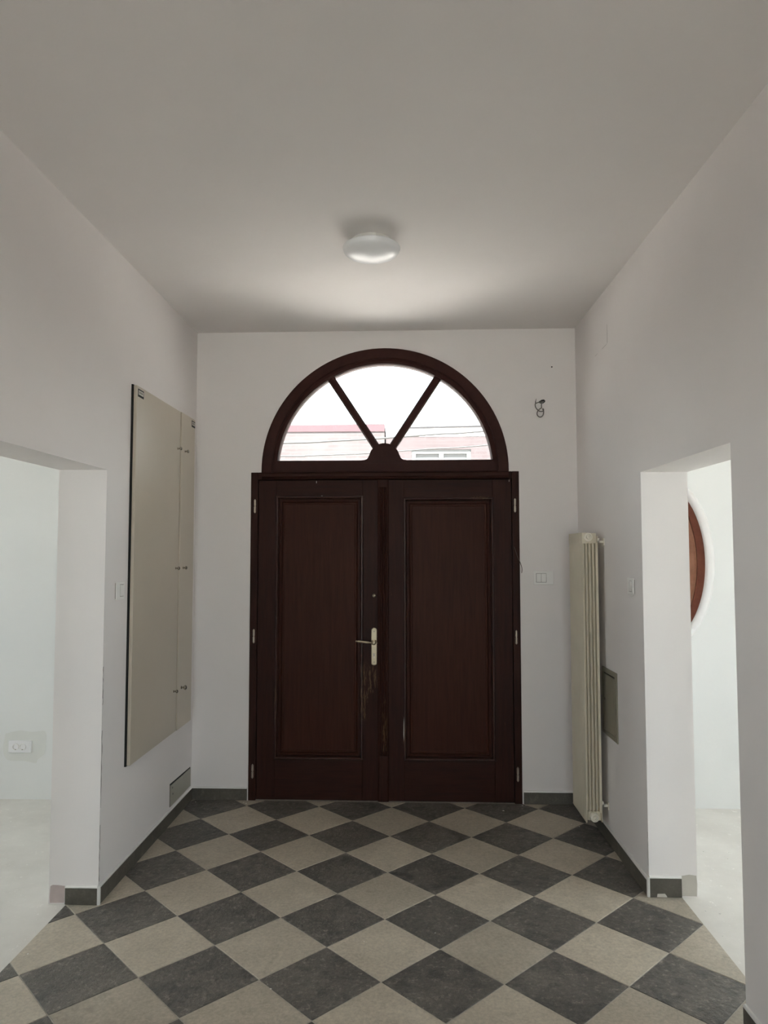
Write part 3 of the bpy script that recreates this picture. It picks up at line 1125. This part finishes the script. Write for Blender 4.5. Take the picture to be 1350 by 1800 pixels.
for dd, u0, u1 in ((dl, 3.702, 3.782), (dr, 4.618, 4.690)):
    z0_, z1_ = 2.470, 2.512
    do = 0.0 if dd is dl else 0.005
    lab = tag(obj('name_plate', bbox(u0, u1, 0.0278 + do, 0.0292 + do, z0_, z1_), 'black', dd, mp=ML), 'small black rimmed name plate')
    bm = bbox(u0 + 0.007, u1 - 0.007, 0.0288 + do, 0.0298 + do, z0_ + 0.012, z1_ - 0.007)
    # the paper insert and its short line of unreadable print
    ins_ = obj('paper_insert', bm, 'label_paper', dd, mp=ML)
    bm = bmesh.new()
    n = 5
    for k in range(n):
        a = u0 + 0.014 + (u1 - u0 - 0.028) * k / n
        box(bm, a, a + (u1 - u0) * 0.085, 0.0296 + do, 0.0301 + do, z0_ + 0.018, z1_ - 0.012)
    obj('print', bm, 'cable_grey', dd, mp=ML)

# ------------------------------------------------------------------ cover plate low on the left wall
vc = tag(empty('cover_plate', ML(4.6, 0, 0.1)), 'small taupe cover plate low on left wall beside the skirting corner', 'cover plate')
bm = bmesh.new()
prism(bm, [(4.395, 0.098), (4.800, 0.098), (4.800, 0.222), (4.395, 0.236)], -0.015, 0.001)
obj('recess', bm, 'gap_shade', vc, mp=ML)
bm = bmesh.new()
prism(bm, [(4.399, 0.100), (4.797, 0.100), (4.797, 0.216), (4.399, 0.226)], 0.0, 0.005)
obj('plate', bm, 'vent_paint', vc, mp=ML)
for u, z in ((4.44, 0.165), (4.43, 0.205)):
    bm = bmesh.new()
    lathe(bm, (u, 0.004, z), (0, 1, 0), [(0.006, 0), (0.006, 0.003), (0.003, 0.004)], 10)
    obj('screw', bm, 'cable_grey', vc, mp=ML)


# ------------------------------------------------------------------ light switches
def switch(mp, u0, u1, z0_, z1_, rockers, label, tilt=0.0, frame=None):
    s = tag(empty('light_switch', mp((u0 + u1) / 2, 0, z0_)), label, 'switch', 'light switches on the hall walls')
    obj('shadow_backing', bbox(u0 + 0.006, u1 - 0.006, -0.001, 0.004, z0_ + 0.006, z1_ - 0.006), 'cable_grey', s, mp=mp)  # dark grey backing deepens the shadow gap behind the plate
    bm = bbox(u0, u1, 0.0035, 0.0095, z0_, z1_, 0.0025, 2)
    obj('plate', bm, 'switch_plastic', s, mp=mp)
    if frame:
        a, b_, c_, d_ = frame
        bm = bmesh.new()
        rings(bm, [[(a, 0.008, c_), (b_, 0.008, c_), (b_, 0.008, d_), (a, 0.008, d_)],
                   [(a, 0.0105, c_), (b_, 0.0105, c_), (b_, 0.0105, d_), (a, 0.0105, d_)],
                   [(a + .003, 0.0105, c_ + .003), (b_ - .003, 0.0105, c_ + .003), (b_ - .003, 0.0105, d_ - .003), (a + .003, 0.0105, d_ - .003)],
                   [(a + .003, 0.0085, c_ + .003), (b_ - .003, 0.0085, c_ + .003), (b_ - .003, 0.0085, d_ - .003), (a + .003, 0.0085, d_ - .003)]], False, False)
        obj('inner_frame', bm, 'switch_plastic', s, mp=mp)
    for a, b_, c_, d_ in rockers:
        bm = bmesh.new()
        obj('rocker_gap', bbox(a - 0.0022, b_ + 0.0022, 0.008, 0.0099, c_ - 0.0022, d_ + 0.0022), 'cable_grey', s, mp=mp)  # dark rim painted as the shaded gap round the rocker
        lo_ = [(a, 0.008, c_), (b_, 0.008, c_), (b_, 0.008, d_), (a, 0.008, d_)]
        mid_ = [(a, 0.0112, c_), (b_, 0.0112, c_), (b_, 0.0165, d_), (a, 0.0165, d_)]
        rings(bm, [lo_, mid_])
        obj('rocker', bm, 'switch_plastic', s, mp=mp)
    return s


switch(ML, 3.520, 3.622, 1.408, 1.498, [(3.566, 3.604, 1.425, 1.482)], 'white light switch with one rocker left of the taupe cabinet', frame=(3.555, 3.612, 1.419, 1.488))
switch(MF, 0.840, 0.972, 1.430, 1.520, [(0.859, 0.889, 1.447, 1.503), (0.891, 0.922, 1.447, 1.503)],
       'wide white double light switch right of the entrance door', frame=(0.853, 0.928, 1.441, 1.509))
sw = switch(MR, 3.675, 3.772, 1.428, 1.512, [(3.700, 3.740, 1.445, 1.497)], 'white light switch beside the right opening with a loose clip below', frame=(3.692, 3.748, 1.439, 1.503))
bm = bmesh.new()
tube(bm, smooth_pts([(3.678, 0.010, 1.465), (3.672, 0.014, 1.44), (3.680, 0.014, 1.424), (3.695, 0.010, 1.423), (3.692, 0.006, 1.433)], 5), 0.0035, 8)
obj('loose_clip', bm, 'switch_plastic', sw, mp=MR, smooth=True)

# ------------------------------------------------------------------ double power socket in the left room
def MLF(u, o, z): return (u, 4.80 - o, z)
so = tag(empty('power_socket', MLF(-2.595, 0, 0.31)), 'white double power socket on damp patch in left room', 'socket')
obj('plate', bbox(-2.675, -2.517, -0.001, 0.008, 0.306, 0.386, 0.003, 2), 'socket_plastic', so, mp=MLF)
for u in (-2.624, -2.577):
    bm = bmesh.new()
    z = 0.346
    lathe(bm, (u, 0.0075, z), (0, 1, 0), [(0.0215, 0), (0.0215, 0.005), (0.0185, 0.0055), (0.0170, -0.004), (0.0002, -0.005)], 24)
    oo = obj('outlet', bm, 'switch_plastic', so, mp=MLF, smooth=True)
    for dx in (-0.0075, 0.0075):
        bm = bmesh.new()
        lathe(bm, (u + dx, 0.002, z + 0.002), (0, 1, 0), [(0.003, 0), (0.003, 0.0016)], 10)
        obj('pin_hole', bm, 'black', oo, mp=MLF)
    bm = bbox(u - 0.004, u + 0.004, 0.003, 0.0128, z - 0.0205, z - 0.0165)
    obj('earth_clip', bm, 'cable_grey', oo, mp=MLF)

# ------------------------------------------------------------------ radiator
RU0, RSEC, RN = 4.195, 0.080, 4
RF, RB, RZ0, RZ1 = 0.130, 0.040, 0.112, 1.758
rad = tag(empty('radiator', MR(RU0 + RSEC * RN / 2, 0.085, 0.0)), 'tall narrow cream sectional radiator in right corner beside the door', 'radiator')
for k in range(RN):
    u0 = RU0 + k * RSEC
    u1 = u0 + RSEC
    um = (u0 + u1) / 2
    bm = bmesh.new()
    # front plate with two shallow grooves
    g = 0.002
    pr = [(u0 + g, RF - 0.006), (u0 + g, RF - 0.002), (u0 + g + 0.003, RF), (um - 0.018, RF), (um - 0.0135, RF - 0.004), (um - 0.009, RF), (um + 0.009, RF),
          (um + 0.0135, RF - 0.004), (um + 0.018, RF), (u1 - g - 0.003, RF), (u1 - g, RF - 0.002), (u1 - g, RF - 0.006)]
    prism(bm, pr, RZ0, RZ1 - 0.045, 'z')
    sec = tag(obj('section', bm, 'radiator_enamel', rad, mp=MR), None)
    # bevelled grille head above the front plate
    bm = bmesh.new()
    box(bm, u0 + 0.001, u1 - 0.001, RF - 0.030, RF + 0.001, RZ1 - 0.062, RZ1)
    obj('head_plate', bm, 'radiator_enamel', sec, mp=MR)
    # back plate
    bm = bmesh.new()
    box(bm, u0 + 0.002, u1 - 0.002, RB, RB + 0.004, RZ0, RZ1 - 0.02)
    obj('back_plate', bm, 'radiator_enamel', sec, mp=MR)
    # ribbed water body between the plates, grooved on both flanks
    bm = bmesh.new()
    lips = [(RB + 0.004, RB + 0.013, 0.004), (RB + 0.013, RB + 0.027, 0.034), (RB + 0.027, RB + 0.031, 0.006), (RB + 0.031, RB + 0.047, 0.036), (RB + 0.047, RB + 0.051, 0.002),
            (RB + 0.051, RB + 0.066, 0.036), (RB + 0.066, RB + 0.070, 0.005), (RB + 0.070, RF - 0.006, 0.030)]
    pl = []
    for a_, b_, dp in lips:
        pl += [(u0 + dp, a_), (u0 + dp, b_)]
    pr_ = [(u0 + u1 - p_, q_) for p_, q_ in reversed(pl)]
    prism(bm, pl + pr_, RZ0 + 0.050, RZ1 - 0.058, 'z')
    bm.normal_update()
    bmesh.ops.triangulate(bm, faces=[f for f in bm.faces if len(f.verts) > 4])
    obj('water_body', bm, 'radiator_enamel', sec, mp=MR)
    # header blocks top and bottom
    for z0_, z1_ in ((RZ0 + 0.004, RZ0 + 0.056), (RZ1 - 0.064, RZ1 - 0.002)):
        bm = bbox(u0 + (0.014 if k == 0 else 0.0005), u1 - 0.0005, RB + 0.004, RF - 0.012, z0_, z1_, 0.003)
        obj('header', bm, 'radiator_enamel', sec, mp=MR)
# lower front apron
bm = bmesh.new()
prism(bm, [(RU0, RZ0 + 0.004), (RU0 + RSEC * RN, RZ0 + 0.004), (RU0 + RSEC * RN, RZ0 - 0.004), (RU0, RZ0 - 0.004)], RF - 0.004, RF)
obj('apron', bm, 'radiator_enamel', rad, mp=MR)
for z, o_, rr in ((1.732, 0.096, 0.025), (0.138, 0.084, 0.025)):
    bm = bmesh.new()
    c_ = (RU0 + 0.015, o_, z)
    lathe(bm, c_, (-1, 0, 0), [(rr, 0), (rr, 0.020), (rr * 0.92, 0.025), (rr * 0.66, 0.026), (rr * 0.64, 0.018), (rr * 0.50, 0.018), (rr * 0.50, 0.030), (rr * 0.42, 0.033),
                               (rr * 0.24, 0.033), (rr * 0.22, 0.024), (rr * 0.02, 0.024)], 28)
    obj('end_plug', bm, 'radiator_cap', rad, mp=MR, smooth=True)
for z in (1.705, 0.20):
    bm = bmesh.new()
    box(bm, RU0 + 0.012, RU0 + 0.030, 0.004, RB + 0.002, z - 0.006, z + 0.006)
    box(bm, RU0 + 0.006, RU0 + 0.036, 0.0, 0.005, z - 0.020, z + 0.020)
    box(bm, RU0 + 0.012, RU0 + 0.030, RB - 0.012, RB - 0.004, z - 0.006, z + 0.022)
    obj('bracket', bm, 'radiator_cap', rad, mp=MR)
bm = bmesh.new()
tube(bm, smooth_pts([(RU0 + RSEC * RN - 0.002, 0.088, 0.140), (RU0 + RSEC * RN + 0.03, 0.088, 0.140), (RU0 + RSEC * RN + 0.05, 0.08, 0.138), (RU0 + RSEC * RN + 0.055, 0.04, 0.136),
                     (RU0 + RSEC * RN + 0.055, -0.004, 0.136)], 5), 0.009, 10)
obj('supply_pipe', bm, 'radiator_cap', rad, mp=MR, smooth=True)

# ------------------------------------------------------------------ access panel behind the radiator
ap = tag(empty('access_panel', MR(4.13, 0, 0.60)), 'small dark taupe access panel on right wall behind the radiator', 'access panel')
AU0, AU1, AZ0, AZ1 = 4.000, 4.275, 0.600, 0.980
bm = bmesh.new()
rings(bm, rect_loops(AU0, AU1, AZ0, AZ1, [(0.0, -0.002), (0.0, 0.006), (0.003, 0.008), (0.026, 0.008), (0.026, 0.0), (0.026, -0.002)]), False, False)
obj('frame', bm, 'access_paint', ap, mp=MR)
obj('backing', bbox(AU0 + 0.02, AU1 - 0.02, -0.006, 0.001, AZ0 + 0.02, AZ1 - 0.02), 'gap_shade', ap, mp=MR)
pd_ = obj('panel_door', bbox(AU0 + 0.031, AU1 - 0.027, 0.0015, 0.0075, AZ0 + 0.027, AZ1 - 0.034, 0.001), 'access_paint', ap, mp=MR)
bm = bmesh.new()
lathe(bm, (AU1 - 0.05, 0.007, 0.80), (0, 1, 0), [(0.008, 0), (0.008, 0.002), (0.006, 0.003)], 14)
obj('latch', bm, 'cable_grey', pd_, mp=MR)

# ------------------------------------------------------------------ loose lamp cable on the street wall
lc = tag(empty('loose_cable', MF(0.90, 0, 2.55)), 'coiled grey cable end hanging from a hole right of the fanlight', 'cable')
bm = bmesh.new()
hp = [(0.935, 2.664), (0.926, 2.674), (0.910, 2.672), (0.893, 2.662), (0.886, 2.654), (0.900, 2.648), (0.918, 2.646), (0.930, 2.654)]
prism(bm, hp, -0.01, 0.001)
obj('cable_hole', bm, 'black', lc, mp=MF)
bm = bmesh.new()
cabp = [(0.928, -0.006, 2.660), (0.912, 0.012, 2.655), (0.893, 0.018, 2.652), (0.876, 0.020, 2.648), (0.864, 0.020, 2.640), (0.864, 0.022, 2.622), (0.872, 0.024, 2.606),
        (0.886, 0.026, 2.592), (0.901, 0.026, 2.587), (0.914, 0.026, 2.592), (0.918, 0.022, 2.602), (0.912, 0.018, 2.608)]
tube(bm, smooth_pts(cabp, 5), 0.0036, 8)
obj('cable', bm, 'cable_grey', lc, mp=MF, smooth=True)
bm = bmesh.new()
cabp = [(0.920, -0.006, 2.655), (0.908, 0.014, 2.648), (0.905, 0.016, 2.628), (0.905, 0.018, 2.614), (0.893, 0.018, 2.606), (0.880, 0.018, 2.592), (0.875, 0.018, 2.574),
        (0.882, 0.018, 2.558), (0.897, 0.018, 2.552), (0.911, 0.018, 2.560), (0.918, 0.016, 2.576), (0.919, 0.014, 2.594), (0.914, 0.012, 2.606)]
tube(bm, smooth_pts(cabp, 5), 0.0036, 8)
obj('cable', bm, 'cable_grey', lc, mp=MF, smooth=True)
bm = bmesh.new()
tube(bm, smooth_pts([(0.866, 0.020, 2.640), (0.866, 0.020, 2.655), (0.871, 0.020, 2.676)], 4), [0.003] * 5 + [0.0022] * 2 + [0.0012] * 2, 6)
obj('bare_wire', bm, 'cable_brown', lc, mp=MF, smooth=True)

# thin brown wire poking out from the right door jamb
bm = bmesh.new()
tube(bm, smooth_pts([(0.714, 0.004, 1.682), (0.722, 0.012, 1.655), (0.734, 0.014, 1.615), (0.748, 0.014, 1.585), (0.758, 0.016, 1.558), (0.763, 0.018, 1.530), (0.760, 0.018, 1.507)], 5), 0.0022, 6)
tag(obj('bell_wire', bm, 'cable_brown', mp=MF, smooth=True), 'thin dark wire curling out of the right door jamb', 'wire')

# plaster crumbs
bm = bmesh.new()
spots = [(0.61, 4.682, .010), (1.03, 4.43, .006), (0.99, 4.46, .006), (-0.518, 2.782, .006), (-1.06, 4.765, .008), (0.118, 3.199, .004), (-1.56, 2.985, .006), (-0.186, 3.121, .004),
         (0.745, 4.775, .008), (0.77, 4.785, .006), (-1.40, 4.78, .006), (-1.08, 4.78, .006)]
for k in range(26):
    spots.append((random.uniform(1.33, 1.95), random.uniform(3.0, 4.6), random.uniform(.003, .008)))
for k in range(14):
    spots.append((random.uniform(-1.2, 1.0), random.uniform(2.5, 4.7), random.uniform(.0015, .003)))
for x, y, r in spots:
    if x > XR + SR * y - 0.02 and x < 1.40 and y > RO1 - 0.02:
        continue
    n = 6
    a0 = random.random() * 6
    base = [(x + r * math.cos(a0 + 2 * PI * k / n) * random.uniform(.6, 1), y + r * math.sin(a0 + 2 * PI * k / n) * random.uniform(.6, 1), -0.0006) for k in range(n)]
    top = [(x + (p[0] - x) * .55, y + (p[1] - y) * .55, r * 0.22) for p in base]
    rings(bm, [base, top])
tag(obj('plaster_crumbs', bm, 'crumb'), 'scattered white plaster crumbs on the floor', 'debris', kind='stuff')

# ================================================================== STREET
struct(obj('ground', bbox(-45, 45, -40, 60, -0.50, -0.345), 'earth'), 'bare pale ground around the houses')
struct(obj('pavement', bbox(-16, 16, 5.18, 7.2, -0.30, -0.12), 'paving'), 'pale pavement in front of the house')
struct(obj('street', bbox(-16, 16, 7.2, 13.4, -0.34, -0.22), 'asphalt'), 'grey street')
struct(obj('pavement', bbox(-16, 16, 13.4, 15.0, -0.30, -0.12), 'paving'), 'pale pavement across the street')
HY = 15.0


def MH(u, o, z): return (u, HY - o, z)


def house(name, u0, u1, wallmat, wtop, label, wins, extra):
    r = tag(empty(name, MH((u0 + u1) / 2, -2, -0.12)), label, 'house')
    bm = bmesh.new()
    # facade with window holes
    cur = u0
    for a, b_, c_, d_ in sorted(wins):
        box(bm, cur, a, -0.3, 0, -0.12, wtop)
        box(bm, a, b_, -0.3, 0, -0.12, c_)
        box(bm, a, b_, -0.3, 0, d_, wtop)
        cur = b_
    box(bm, cur, u1, -0.3, 0, -0.12, wtop)
    obj('facade', bm, wallmat, r, mp=MH)
    obj('side_wall', bbox(u0, u0 + 0.3, -7, -0.3, -0.12, wtop), wallmat, r, mp=MH)
    obj('side_wall', bbox(u1 - 0.3, u1, -7, -0.3, -0.12, wtop), wallmat, r, mp=MH)
    obj('rear_wall', bbox(u0 + 0.3, u1 - 0.3, -7, -6.7, -0.12, wtop), wallmat, r, mp=MH)
    for a, b_, c_, d_ in wins:
        bm = bmesh.new()
        rings(bm, rect_loops(a, b_, c_, d_, [(0.0, -0.12), (0.0, -0.02), (0.09, -0.02), (0.09, -0.12)]), False, False)
        mid = (a + b_) / 2
        box(bm, mid - 0.05, mid + 0.05, -0.11, -0.02, c_ + 0.09, d_ - 0.09)
        wf_ = obj('window', bm, 'street_frame', r, mp=MH)
        for p0, p1 in ((a + 0.09, mid - 0.05), (mid + 0.05, b_ - 0.09)):
            obj('pane', bbox(p0, p1, -0.07, -0.05, c_ + 0.09, d_ - 0.09), 'pane_blue', wf_, mp=MH)
    extra(r)
    return r


def red_extra(r):
    u0, u1 = -9.0, -0.47
    bm = bmesh.new()
    prism(bm, [(0.015, 4.200), (0.015, 4.345), (-3.5, 4.36), (-7.0, 4.345), (-7.0, 4.200)], u0, u1)
    for v in bm.verts:
        v.co = (v.co.y, v.co.x, v.co.z)
    obj('roof', bm, 'roof_red', r, mp=MH)


def grey_extra(r):
    u0, u1 = -0.44, 9.0
    bm = bmesh.new()
    prism(bm, [(0.006, 4.085), (0.006, 4.20), (0.012, 4.235), (0.012, 4.265), (-0.3, 4.265), (-0.3, 4.085)], u0, u1)
    for v in bm.verts:
        v.co = (v.co.y, v.co.x, v.co.z)
    obj('cornice', bm, 'cornice_white', r, mp=MH)
    bm = bmesh.new()
    tube(bm, [(0.02, 0.045, 4.272), (u1, 0.045, 4.42)], 0.030, 10)
    obj('gutter', bm, 'gutter_grey', r, mp=MH)
    bm = bmesh.new()
    prism(bm, [(0.012, 4.27), (0.012, 4.33), (-3.5, 4.345), (-7.0, 4.33), (-7.0, 4.27)], u0, u1)
    for v in bm.verts:
        v.co = (v.co.y, v.co.x, v.co.z)
    obj('roof', bm, 'cornice_white', r, mp=MH)


house('house', -9.0, -0.47, 'brick_limed', 4.20, 'pale limed brick house with red roof edge across the street',
      [(-2.05, -0.95, 1.6, 3.2), (-4.6, -3.5, 1.6, 3.2), (-7.2, -6.1, 1.6, 3.2)], red_extra)
house('house', -0.44, 9.0, 'brick_red', 4.085, 'pink brick house with white cornice and grey gutter across the street',
      [(0.10, 1.35, 2.2, 3.81), (3.0, 4.25, 2.2, 3.81), (6.0, 7.25, 2.2, 3.81)], grey_extra)

for pts, r, lab in (([(-1.771, 3.188), (-1.004, 3.216), (-0.281, 3.253), (0.439, 3.305), (1.077, 3.341)], 0.013, 'thick middle overhead cable across the fanlight view'),
                    ([(-1.81, 3.002), (-1.366, 3.008), (-0.562, 3.036), (0.358, 3.096), (1.075, 3.140)], 0.0085, 'lowest thin overhead cable across the fanlight view')):
    kd = 1.0 if r > 0.010 else 0.94
    pts = [(u * kd, EYE + (z - EYE) * kd) for u, z in pts]
    CY_ = 10 * kd
    (ua, za), (ub, zb_) = pts[0], pts[-1]
    sl0 = (pts[1][1] - za) / (pts[1][0] - ua)
    sl1 = (zb_ - pts[-2][1]) / (ub - pts[-2][0])
    P = [(ua - 7, CY_, za - sl0 * 7 + 0.55), (ua - 3, CY_, za - sl0 * 3 + 0.09)] + [(u, CY_, z) for u, z in pts] + [(ub + 3, CY_, zb_ + sl1 * 3 + 0.09), (ub + 7, CY_, zb_ + sl1 * 7 + 0.5)]
    bm = bmesh.new()
    tube(bm, smooth_pts(P, 6), r, 8)
    tag(obj('overhead_cable', bm, 'black', smooth=True), lab, 'cable', 'overhead cables across the street')
bm = bmesh.new()
tube(bm, smooth_pts([(-8, 11, 3.85), (-3, 11, 3.67), (0.088, 11, 3.625), (1.098, 11, 3.645), (4, 11, 3.74), (8, 11, 4.0)], 8), 0.004, 6)
tag(obj('overhead_cable', bm, 'gutter_grey', smooth=True), 'uppermost thin overhead cable along the house roofs', 'cable', 'overhead cables across the street')
